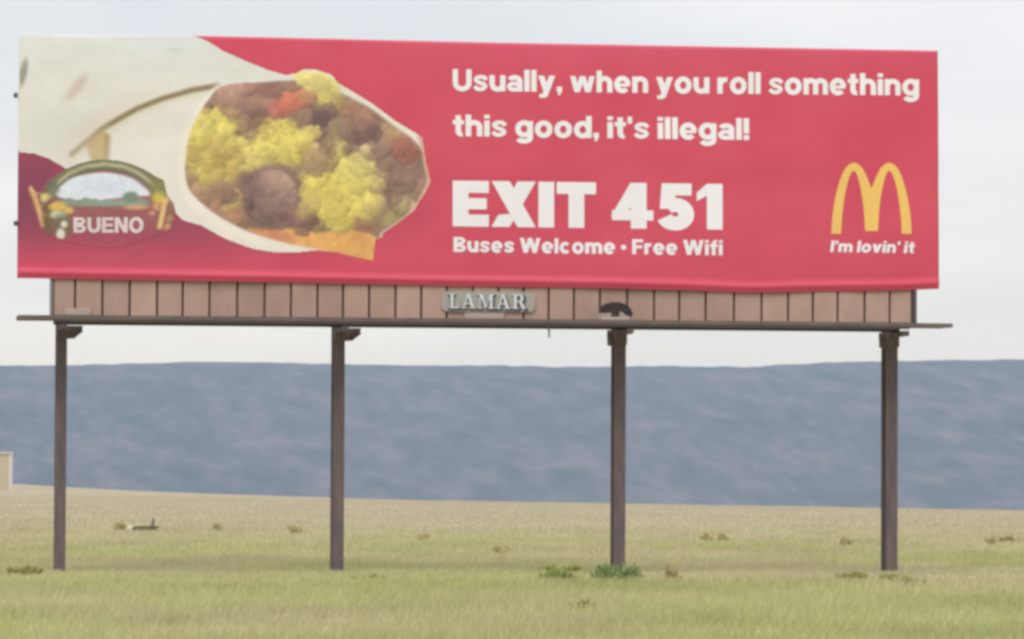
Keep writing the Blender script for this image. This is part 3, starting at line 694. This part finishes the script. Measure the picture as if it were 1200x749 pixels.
P(box('apron_end_trim', xb-0.012, xb+0.045, -0.03, 0.07, za_b-0.01, zbot+0.10, M_steel, bev=0.004))
# shadowed slot between hem and apron is real: the hem stands 9 cm proud

# --- owner's plaque with serif lettering
def px_rect(x0, x1, y0, y1, Y):
    a = at(x0, y1, Y); b = at(x1, y0, Y); return float(a[0]), float(b[0]), float(a[2]), float(b[2])
x0, x1, z0, z1 = px_rect(517, 627, 342.5, 365, -0.03)
bm = bmesh.new()
ch = 0.05
pts = [(x0+ch, z0), (x1-ch, z0), (x1, z0+ch), (x1, z1-ch), (x1-ch, z1), (x0+ch, z1), (x0, z1-ch), (x0, z0+ch)]
plaque = P(prism('name_plaque', pts, -0.042, -0.022, M_sign, bev=0.002))
def serif(ch_):
    T, t, s = 0.20, 0.085, 0.07      # thick, thin, serif height
    R = lambda a, b, c, d: [(a, c), (b, c), (b, d), (a, d)]
    if ch_ == 'L': return 0.78, [R(0.12, 0.12+T, 0, 1), R(0, 0.45, 1-s, 1), R(0, 0.12, 0, s), R(0.32, 0.74, 0, s+0.02), [(0.64, s), (0.74, s), (0.74, 0.34)]]
    if ch_ == 'A': return 1.0, [[(0.40, 1), (0.58, 1), (0.90, s), (0.66, s)], [(0.40, 1), (0.47, 0.86), (0.20, s), (0.11, s)], R(0.24, 0.70, 0.28, 0.36), R(0, 0.34, 0, s), R(0.56, 1.0, 0, s)]
    if ch_ == 'M': return 1.2, [R(0.14, 0.14+t, 0, 1), R(0.86, 0.86+T, 0, 1), [(0.14, 1), (0.36, 1), (0.66, 0.1), (0.56, 0)], [(0.56, 0), (0.64, 0.12), (0.94, 1), (0.86, 1)], R(0, 0.34, 0, s), R(0.74, 1.18, 0, s), R(0, 0.2, 1-s, 1), R(1.0, 1.18, 1-s, 1)]
    if ch_ == 'R': return 1.0, [R(0.12, 0.12+T, 0, 1), R(0, 0.2, 1-s, 1), R(0, 0.44, 0, s), R(0.3, 0.6, 1-t, 1), R(0.3, 0.6, 0.46, 0.46+t),
                                [(0.58, 1), (0.72, 0.94), (0.78, 0.82), (0.78, 0.64), (0.72, 0.52), (0.58, 0.46), (0.55, 0.54), (0.58, 0.66), (0.58, 0.84), (0.55, 0.92)], [(0.46, 0.48), (0.68, 0.48), (0.98, 0), (0.72, 0)]]
def serif_word(name, word, xa, xb, ya0, ya1, cap, Y, mat_, part, grow=0.0):
    tot = sum(serif(c)[0] for c in word)+0.12*(len(word)-1); cur = 0; bm = bmesh.new(); lay = 0
    for c in word:
        w, polys = serif(c)
        for q in polys:
            q = np.array(q); cen = q.mean(0)
            if grow: q = cen+(q-cen)*(1+grow/np.maximum(np.abs(q-cen).max(0), 0.05))
            U_ = (cur+q[:, 0])/tot; px = xa+U_*(xb-xa); py = ya0+U_*(ya1-ya0)-q[:, 1]*cap
            pp = at(px, py, Y-lay*0.0006); lay = (lay+1) % 8
            bm.faces.new([bm.verts.new(tuple(r)) for r in pp])
        cur += w+0.12
    return SP(bm_obj(name, bm, mat_), part)
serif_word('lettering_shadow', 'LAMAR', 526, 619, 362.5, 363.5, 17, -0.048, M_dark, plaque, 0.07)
serif_word('plaque_lettering', 'LAMAR', 526, 617, 361.2, 362.2, 17, -0.055, M_rose2, plaque)

# --- catwalk
wl, wr, zw0, _ = px_rect(19, 1118, 380.5, 372, -0.78); zw1 = float(at(600, 374.2, -0.78)[2]); zw0 = float(at(600, 380.6, -0.78)[2])
tilt_rise = 0.0
for k in range(3):
    y0 = -0.78 + k*0.235
    bm = bmesh.new(); add_box(bm, wl+random.uniform(0, 0.03), wr-random.uniform(0, 0.03), y0, y0+0.215, zw0+0.02, zw1)
    bmesh.ops.subdivide_edges(bm, edges=[e for e in bm.edges if abs(e.verts[0].co.x-e.verts[1].co.x) > 5], cuts=30)
    for v in bm.verts: v.co.z += 0.010*(float(fbm(v.co.x*0.7+k*9, 3.3, 101))-0.5)*2
    P(bm_obj('catwalk_plank', bm, M_walk))
xa_, xb_ = float(at(64, 376, -0.75)[0]), float(at(1066, 376, -0.75)[0])
P(box('catwalk_edge_beam', xa_, xb_, -0.772, -0.715, zw0-0.012, zw0+0.018, M_steel, bev=0.004))
P(box('catwalk_edge_beam', xa_, xb_, -0.14, -0.09, zw0-0.03, zw0+0.018, M_steel, bev=0.004))

# --- posts (I-beams), brackets
def ibeam(name, xc, w, d, y0, z0, z1, tf=0.022, tw=0.016):
    h = w/2
    pts = [(-h, 0), (h, 0), (h, tf), (tw/2, tf), (tw/2, d-tf), (h, d-tf), (h, d), (-h, d), (-h, d-tf), (-tw/2, d-tf), (-tw/2, tf), (-h, tf)]
    bm = bmesh.new(); a = [bm.verts.new((xc+p[0], y0+p[1], z0)) for p in pts]; b = [bm.verts.new((xc+p[0], y0+p[1], z1)) for p in pts]
    bm.faces.new(a[::-1]); bm.faces.new(b)
    for i in range(12): bm.faces.new((a[i], a[(i+1) % 12], b[(i+1) % 12], b[i]))
    return bm_obj(name, bm, M_post)
post_px = [70.0, 396.0, 726.0, 1045.0]; post_w = [0.145, 0.150, 0.150, 0.155]
for i, (px, w) in enumerate(zip(post_px, post_w)):
    p0 = at(px, 668, 0.13); xc = float(p0[0]); zg = float(ground_z(xc, 0.3))
    P(ibeam('post', xc, w, 0.34, 0.13, zg-0.6, zt_-0.12))
    # cantilever arm that carries the catwalk, and the knee gusset beside the post
    P(box('catwalk_arm', xc-0.045, xc+0.045, -0.76, 0.128, zw0-0.10, zw0-0.034, M_steel, bev=0.006))
    s = 1 if i < 2 else -1
    r_ = 0.28 if i < 2 else 0.19; dz = 0.17 if i < 2 else 0.21
    xi = xc + s*(w/2+0.002)
    z_ = zw0-0.035
    pts = [(xc-s*w/2, z_), (xi+s*(r_-0.08), z_), (xi+s*(r_-0.09), z_-0.055), (xi+s*0.10, z_-dz+0.01), (xi+s*0.02, z_-dz), (xc-s*w/2, z_-dz+0.02)]
    P(prism('gusset', pts, 0.02, 0.12, M_post, bev=0.006))
    q0 = Vector((xi+s*0.05, 0, z_-dz+0.02)); q1 = Vector((xi+s*(r_-0.10), 0, z_-0.05))
    bm = bmesh.new(); tube(bm, [(q0.x, -0.01, q0.z), (q1.x, -0.01, q1.z)], [0.035, 0.035], 10)
    P(bm_obj('brace_tube', bm, M_steel))

# --- lamp on the catwalk above the third post
zl = zw1+0.002
lx = float(at(721, 360, -0.45)[0])
foot = P(box('lamp_foot', lx-0.20, lx+0.17, -0.60, -0.34, zl, zl+0.045, M_pale, bev=0.01))
SP(box('lamp_stem', lx-0.05, lx+0.05, -0.50, -0.42, zl+0.046, zl+0.13, M_grey, bev=0.008), foot)
bm = bmesh.new()
prof_ = [(-0.215, 0.105), (-0.205, 0.165), (-0.13, 0.205), (-0.02, 0.235), (0.09, 0.228), (0.17, 0.185), (0.215, 0.10), (0.212, 0.055), (0.165, 0.05), (0.13, 0.115), (0.02, 0.135), (-0.08, 0.12), (-0.15, 0.09)]
a = [bm.verts.new((lx+x, -0.60, zl+z)) for x, z in prof_]; b = [bm.verts.new((lx+x*0.92, -0.32, zl+z*0.97+0.03)) for x, z in prof_]
bm.faces.new(a); bm.faces.new(b[::-1])
for i in range(len(prof_)): bm.faces.new((a[i], b[i], b[(i+1) % len(prof_)], a[(i+1) % len(prof_)]))
bmesh.ops.bevel(bm, geom=bm.edges[:], offset=0.012, segments=2, affect='EDGES')
P(bm_obj('lamp_hood', bm, M_black))

# --- loose strap hanging from the catwalk, added pale strips painting a reflection along the apron foot
a = at(641.5, 380.5, -0.79); b = at(643.5, 396, -0.79)
bm = bmesh.new(); tube(bm, [(a[0], -0.79, a[2]+0.05), (a[0], -0.795, a[2]), ((a[0]+b[0])/2+0.01, -0.80, (a[2]+b[2])/2), (b[0], -0.80, b[2])], [0.014, 0.014, 0.013, 0.009], 8)
P(bm_obj('hanging_strap', bm, M_steel))
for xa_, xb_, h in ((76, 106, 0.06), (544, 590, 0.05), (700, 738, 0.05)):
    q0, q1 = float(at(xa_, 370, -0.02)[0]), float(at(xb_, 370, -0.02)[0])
    P(box('reflection_strip', q0, q1, -0.05, -0.022, za_b+0.003, za_b+0.03+h, M_pale, bev=0.004))
# small clips on the left edge of the vinyl
for py in (112, 262):
    q = at(20, py, 0)
    P(box('edge_clip', float(q[0])-0.045, float(q[0])+0.008, -0.075, 0.02, float(q[2])-0.03, float(q[2])+0.03, M_steel, bev=0.005))

# ------------------------------------------------------------------ far building at the left edge
gp = on_ground(7, 571); 
dist_y = 430.0
q = at(14.5, 569, dist_y); q2 = at(0, 530, dist_y); xr_ = float(q[0]); zb_ = float(ground_z(xr_-2, dist_y)); zt2 = float(q2[2])
M_stucco = mat('pale_tan_stucco', (0.50, 0.42, 0.30), 0.9, 0.1, (0.8, 0.5, (0.56, 0.48, 0.37), (1, 1, 1)))
M_trim = mat('pale_grey_trim', (0.62, 0.58, 0.54), 0.8, 0.2, (2, 0.4, (0.52, 0.48, 0.44), (1, 1, 1)))
M_door = mat('brown_door_paint', (0.16, 0.11, 0.08), 0.7, 0.3, (3, 0.4, (0.12, 0.08, 0.06), (1, 1, 1)))
bld = empty('flat_roofed_building', (xr_-4.0, dist_y+2.5, zb_))
tag(bld, 'pale tan flat-roofed building cut off by the left edge, far across the field', 'building')
def BP(o): o.parent = bld; o.location = Vector(o.location)-Vector((xr_-4.0, dist_y+2.5, zb_)); return o
BP(box('wall', xr_-8.0, xr_-0.4, dist_y, dist_y+5, zb_-0.8, zt2-0.16, M_stucco))
BP(box('corner_post', xr_-0.4, xr_, dist_y-0.05, dist_y+5.05, zb_-0.8, zt2-0.162, M_trim))
BP(box('roof', xr_-8.2, xr_+0.08, dist_y-0.15, dist_y+5.2, zt2-0.158, zt2, M_trim))
BP(box('door', xr_-5.6, xr_-4.6, dist_y-0.06, dist_y-0.01, zb_-0.1, zb_+2.0, M_door))

# ------------------------------------------------------------------ plants
def leaf_mesh(n, rx_, ry_, h, size, seed, droop=0.3, upright=0.5):
    g = np.random.default_rng(seed)
    nst = max(5, n//26)
    sa = g.uniform(0, 2*np.pi, nst); sr = np.sqrt(g.uniform(0, 1, nst)); sh = g.uniform(0.55, 1.0, nst)*(1-0.45*sr**2)
    tipx, tipy, tipz = np.cos(sa)*sr*rx_, np.sin(sa)*sr*ry_, sh*h
    k = g.integers(0, nst, n); t = g.uniform(0.15, 1.0, n)**0.8
    c = np.stack([tipx[k]*(0.35+0.65*t), tipy[k]*(0.35+0.65*t), tipz[k]*t], 1) + g.normal(0, 1, (n, 3))*np.array([rx_, ry_, h*0.6])*0.075
    c[:, 2] = np.maximum(c[:, 2], 0.01)
    d = g.normal(0, 1, (n, 3)); d[:, 2] = np.abs(d[:, 2])+upright*2; d /= np.linalg.norm(d, axis=1)[:, None]
    s_ = np.cross(d, g.normal(0, 1, (n, 3))); s_ /= np.linalg.norm(s_, axis=1)[:, None]
    L_ = size*g.uniform(0.6, 1.4, n)[:, None]
    v = np.stack([c-s_*L_*0.10, c+d*L_*0.5-s_*L_*0.22, c+d*L_, c+d*L_*0.5+s_*L_*0.22], 1).reshape(-1, 3)
    f = np.arange(n*4).reshape(-1, 4)
    tips = np.stack([tipx, tipy, tipz], 1)
    return v, f, tips
def plant(name, px, py, wpx, hpx, c1, c2, label, n=420, cat='plant', size=0.05, group=None, seed=1, depth=0.7, upright=0.5):
    g = on_ground(px, py); sc = (g.y+60)/FPX*1.006
    rx_ = wpx/2*sc; h = hpx*sc
    root = empty(name, (g.x, g.y, g.z-0.01)); tag(root, label, cat, group)
    v, f, tips = leaf_mesh(n, rx_, rx_*depth, h, size*max(1.0, sc*FPX/62), seed, upright=upright)
    gg = np.random.default_rng(seed+50); w = gg.uniform(0, 1, (len(f), 1)); cc = np.repeat(lin(c1)*(1-w)+lin(c2)*w, 4, 0)
    mesh_obj('foliage', v, f, M_leaf, root, colors=cc)
    bm = bmesh.new()
    for tpt in tips[:14]:
        tube(bm, [(tpt[0]*0.15, tpt[1]*0.15, -0.04), (tpt[0]*0.5, tpt[1]*0.5, tpt[2]*0.5), tuple(tpt)], [0.008, 0.006, 0.003], 5)
    bm_obj('stems', bm, M_stem, root)
    return root
M_leaf = mat('leaf', (0.1, 0.12, 0.05), 0.8, 0.15, None, None, attr=True, translucent=0.3)
M_stem = mat('stem', (0.20, 0.15, 0.08), 0.9, 0.1)
GRN = ((168, 178, 108), (142, 160, 92)); BLU = ((164, 176, 122), (128, 144, 94)); OLV = ((192, 186, 128), (168, 164, 106)); BRN = ((190, 176, 134), (160, 148, 112))
plant('green_weed', 655, 684, 44, 14, *GRN, 'low bright green weed in the grass just left of the third post', 700, 'weed', 0.07, seed=2)
plant('grey_green_weed', 722, 687, 66, 25, *BLU, 'grey-green leafy weed clump around the foot of the third post', 1300, 'weed', 0.08, seed=3, upright=0.9)
plant('yellow_flowered_weed', 660, 671, 50, 12, (200, 198, 134), (184, 184, 124), 'pale yellow-green weed behind the bright green one', 420, 'weed', 0.06, seed=4, upright=0.9)
plant('dry_weed', 783, 681, 22, 14, *BRN, 'thin upright brownish weed right of the leafy clump at the third post', 150, 'weed', 0.07, seed=5, upright=1.2)
plant('dry_weed', 800, 688, 26, 11, *BRN, 'low dark brownish tuft, second right of the third post', 300, 'weed', 0.06, seed=6)
plant('olive_tuft', 998, 685, 34, 13, *OLV, 'olive grass tuft just left of the fourth post', 260, 'grass tuft', 0.09, seed=7, upright=1.2)
plant('olive_tuft', 1062, 693, 60, 14, *OLV, 'low wide olive tuft in front of the fourth post', 420, 'grass tuft', 0.08, seed=8, upright=0.8)
plant('olive_tuft', 28, 675, 40, 9, *OLV, 'dark olive tuft left of the first post', 420, 'grass tuft', 0.08, seed=9)
plant('olive_tuft', 1046, 684, 40, 11, *OLV, 'small olive tuft right at the foot of the fourth post', 220, 'grass tuft', 0.07, seed=14, upright=1.1)
plant('olive_tuft', 682, 721, 34, 13, (158, 152, 94), (132, 126, 76), 'olive tuft low in the foreground grass below the third post', 300, 'grass tuft', 0.07, seed=10)
plant('olive_tuft', 428, 684, 52, 9, (150, 140, 104), (126, 116, 86), 'flat brownish tuft right of the foot of the second post', 260, 'grass tuft', 0.06, seed=11)
far = [(829, 637, 20, 9, 'small dark bush in the field right of the third post, left of a pair'), (846, 637, 14, 8, 'small dark bush in the field right of the third post, right of a pair'),
       (1180, 638, 22, 9, 'small dark bush in the field at the far right edge'), (1162, 640, 12, 7, 'tiny dark bush left of the one at the far right edge'), (997, 641, 26, 8, 'low dark bush in the field left of the fourth post'),
       (582, 652, 22, 9, 'low olive bush between the second and third posts, nearer one'), (498, 637, 16, 8, 'low olive bush between the second and third posts, farther one'),
       (344, 627, 22, 6, 'low dark bush in the pale grass left of the second post'), (252, 624, 14, 6, 'tiny dark bush right of the dark log'), (141, 624, 20, 7, 'low olive bush left of the dark log')]
for i, (px, py, w, h, lab) in enumerate(far):
    plant('field_bush', px, py, w, h, (212, 202, 156), (190, 182, 138), lab, 80, 'bush', 0.10, 'small bushes scattered over the field', 20+i)

# ------------------------------------------------------------------ log and pale stone in the field
g = on_ground(170, 625); sc = (g.y+60)/FPX
M_log = mat('weathered_log', (0.095, 0.078, 0.050), 0.9, 0.1, (6, 0.7, (0.15, 0.125, 0.09), (1, 4, 4)), (20, 0.5, 0.01))
M_stub = mat('grey_dead_branch', (0.20, 0.16, 0.14), 0.9, 0.1, (6, 0.5, (0.26, 0.21, 0.19), (4, 4, 1)))
lg = empty('fallen_log', (g.x, g.y, g.z+0.03)); tag(lg, 'short dark fallen log with a broken upright branch, lying in the pale grass', 'log')
bm = bmesh.new(); k_ = sc
tube(bm, [(-14*k_, 0.02, 2.6*k_), (-10*k_, 0, 3.4*k_), (-3*k_, 0.05, 3.6*k_), (4*k_, 0.03, 3.9*k_), (10*k_, -0.02, 4.2*k_), (14*k_, 0, 3.8*k_)], [2.6*k_, 3.6*k_, 3.3*k_, 3.0*k_, 3.2*k_, 2.0*k_], 10)
bm_obj('trunk', bm, M_log, lg, True)
bm = bmesh.new(); tube(bm, [(8*k_, 0, 4*k_), (8.6*k_, 0.02, 9*k_), (9.8*k_, 0, 13*k_), (9.4*k_, -0.03, 17*k_)], [2.2*k_, 1.8*k_, 1.5*k_, 0.7*k_], 8)
bm_obj('branch_stub', bm, M_stub, lg, True)
bm = bmesh.new(); tube(bm, [(11*k_, 0, 4*k_), (14*k_, 0.05, 5.5*k_), (17*k_, 0.02, 6.6*k_)], [1.3*k_, 0.9*k_, 0.4*k_], 6)
bm_obj('branch_stub', bm, M_log, lg, True)
g2 = on_ground(152.5, 624.5)
bm = bmesh.new(); bmesh.ops.create_icosphere(bm, subdivisions=3, radius=1)
for v in bm.verts:
    nrm = v.co.copy(); s_ = 1+0.35*(float(fbm(nrm.x*1.7+5, nrm.y*1.7+nrm.z*2.3, 131))-0.5)*2
    v.co = Vector((nrm.x*4.0*k_*s_, nrm.y*3.4*k_*s_, nrm.z*5.0*k_*s_+3.6*k_))
st = bm_obj('stone', bm, mat('pale_stone', (0.60, 0.57, 0.42), 0.9, 0.1, (9, 0.6, (0.48, 0.45, 0.33), (1, 1, 1)), (20, 0.4, 0.02)), None, True, loc=(g2.x, g2.y, g2.z))
tag(st, 'pale rounded stone at the left end of the dark log', 'stone')

# ------------------------------------------------------------------ grass
def grass(y0, y1, pad, dens_, hmin, hmax, wid, seed, fade=0.0):
    g = np.random.default_rng(seed)
    tan_l, tan_r = math.tan(YAW-0.1115), math.tan(YAW+0.1115)
    def span(y): d = y+60; return CAM[0]+tan_l*d-pad, CAM[0]+tan_r*d+pad
    a0, a1 = span(y0), span(y1); area = ((a0[1]-a0[0])+(a1[1]-a1[0]))/2*(y1-y0); n_ = int(area*dens_)
    xlo, xhi = min(a0[0], a1[0]), max(a0[1], a1[1])
    x = g.uniform(xlo, xhi, n_*3); y = g.uniform(y0, y1, n_*3)
    lo, hi = span(y); keep = (x > lo) & (x < hi)
    dn = fbm(x/1.6, y/1.6, 201, 3)*0.6+fbm(x/7, y/7, 205, 2)*0.4
    keep &= g.uniform(0, 1, len(x)) < sstep(0.25, 0.6, dn)*0.85+0.15
    keep &= g.uniform(0, 1, len(x)) < 1-fade*(y-y0)/(y1-y0)
    x, y, dn = x[keep][:n_], y[keep][:n_], dn[keep][:n_]
    for px, r in zip(post_px, (0.16,)*4):
        c = at(px, 668, 0.3)[0]; far_ = np.hypot(x-c, y-0.25) > 0.24; x, y, dn = x[far_], y[far_], dn[far_]
    n_ = len(x); z = ground_z(x, y)-0.01
    hgt = g.uniform(hmin, hmax, n_)*(0.55+0.9*fbm(x/2.4, y/2.4, 211, 3))*(1-0.55*sstep(-9.5, -6, y)*sstep(6, 1, y)); th = g.uniform(0, 2*np.pi, n_); ln = g.uniform(0.1, 0.75, n_)*hgt
    wx, wy = -np.sin(th)*wid*g.uniform(0.6, 1.3, n_), np.cos(th)*wid*g.uniform(0.6, 1.3, n_)
    # turn the flat of most blades loosely across the wind
    bx, by = np.cos(th)*ln+0.12*hgt, np.sin(th)*ln
    base_ = np.stack([x, y, z], 1); side = np.stack([wx, wy, 0*wx], 1)
    mid = base_+np.stack([bx*0.35, by*0.35, hgt*0.6], 1); tip = base_+np.stack([bx, by, hgt], 1)
    v = np.stack([base_-side, base_+side, mid+side*0.8, tip, mid-side*0.8], 1).reshape(-1, 3)
    i = np.arange(n_)*5
    q = np.stack([i, i+1, i+2, i+4], 1); t = np.stack([i+4, i+2, i+3], 1)
    green = np.clip(fbm(x/4, y/8, 221, 4)*2.6-0.85 + g.normal(0, 0.22, n_) - 0.65*sstep(6, 60, y) + 0.22*sstep(-7, -11, y) - 0.12*sstep(-9, -4, y), 0, 1)
    cd_ = np.array([0.585, 0.53, 0.33]); cg_ = np.array([0.50, 0.52, 0.235])
    fw_ = sstep(15, 140, y)[:, None]
    pale = g.uniform(0.85, 1.12, n_)
    pale = pale*(0.84+0.32*fbm(x/1.3, y/3.0, 231, 3))
    c = (cd_*(1-green[:, None])+cg_*green[:, None])*pale[:, None]
    c = c*(1-fw_)+np.array([0.62, 0.55, 0.39])*pale[:, None]*fw_
    return v, q, t, np.repeat(c, 5, 0)
M_grass = mat('grass_blade', (0.4, 0.36, 0.15), 0.75, 0.12, None, None, attr=True, translucent=0.5)
VV, TT, CC, off = [], [], [], 0
for args in ((-44, -12, 4.5, 440, 0.05, 0.16, 0.0052, 1), (-12, 12, 6, 320, 0.05, 0.17, 0.0058, 2, 0.35), (12, 55, 9, 95, 0.04, 0.13, 0.009, 3, 0.6), (55, 320, 16, 10, 0.04, 0.11, 0.014, 4, 0.97)):
    v, q, t, c = grass(*args)
    VV.append(v); CC.append(c); TT += [np.stack([q[:, 0], q[:, 1], q[:, 2]], 1)+off, np.stack([q[:, 0], q[:, 2], q[:, 3]], 1)+off, t+off]; off += len(v)
gr = mesh_obj('grass', np.concatenate(VV), np.concatenate(TT), M_grass, colors=np.concatenate(CC))
tag(gr, 'short dry yellow-green grass covering the field', 'grass', None, 'stuff')

# ------------------------------------------------------------------ haze
bm = bmesh.new(); add_box(bm, -6200, 7800, -420, 9300, -75, 230)
HM = bpy.data.materials.new('thin_haze'); HM.use_nodes = True
n = HM.node_tree.nodes; n.clear(); mo = n.new('ShaderNodeOutputMaterial'); pv = n.new('ShaderNodeVolumePrincipled')
pv.inputs['Color'].default_value = (0.52, 0.68, 1.0, 1); pv.inputs['Absorption Color'].default_value = (1, 1, 1, 1); pv.inputs['Density'].default_value = 0.000105; pv.inputs['Anisotropy'].default_value = 0.45
HM.node_tree.links.new(pv.outputs[0], mo.inputs['Volume'])
hz = bm_obj('haze', bm, HM); tag(hz, 'thin pale blue haze over the plain', None, None, 'stuff')
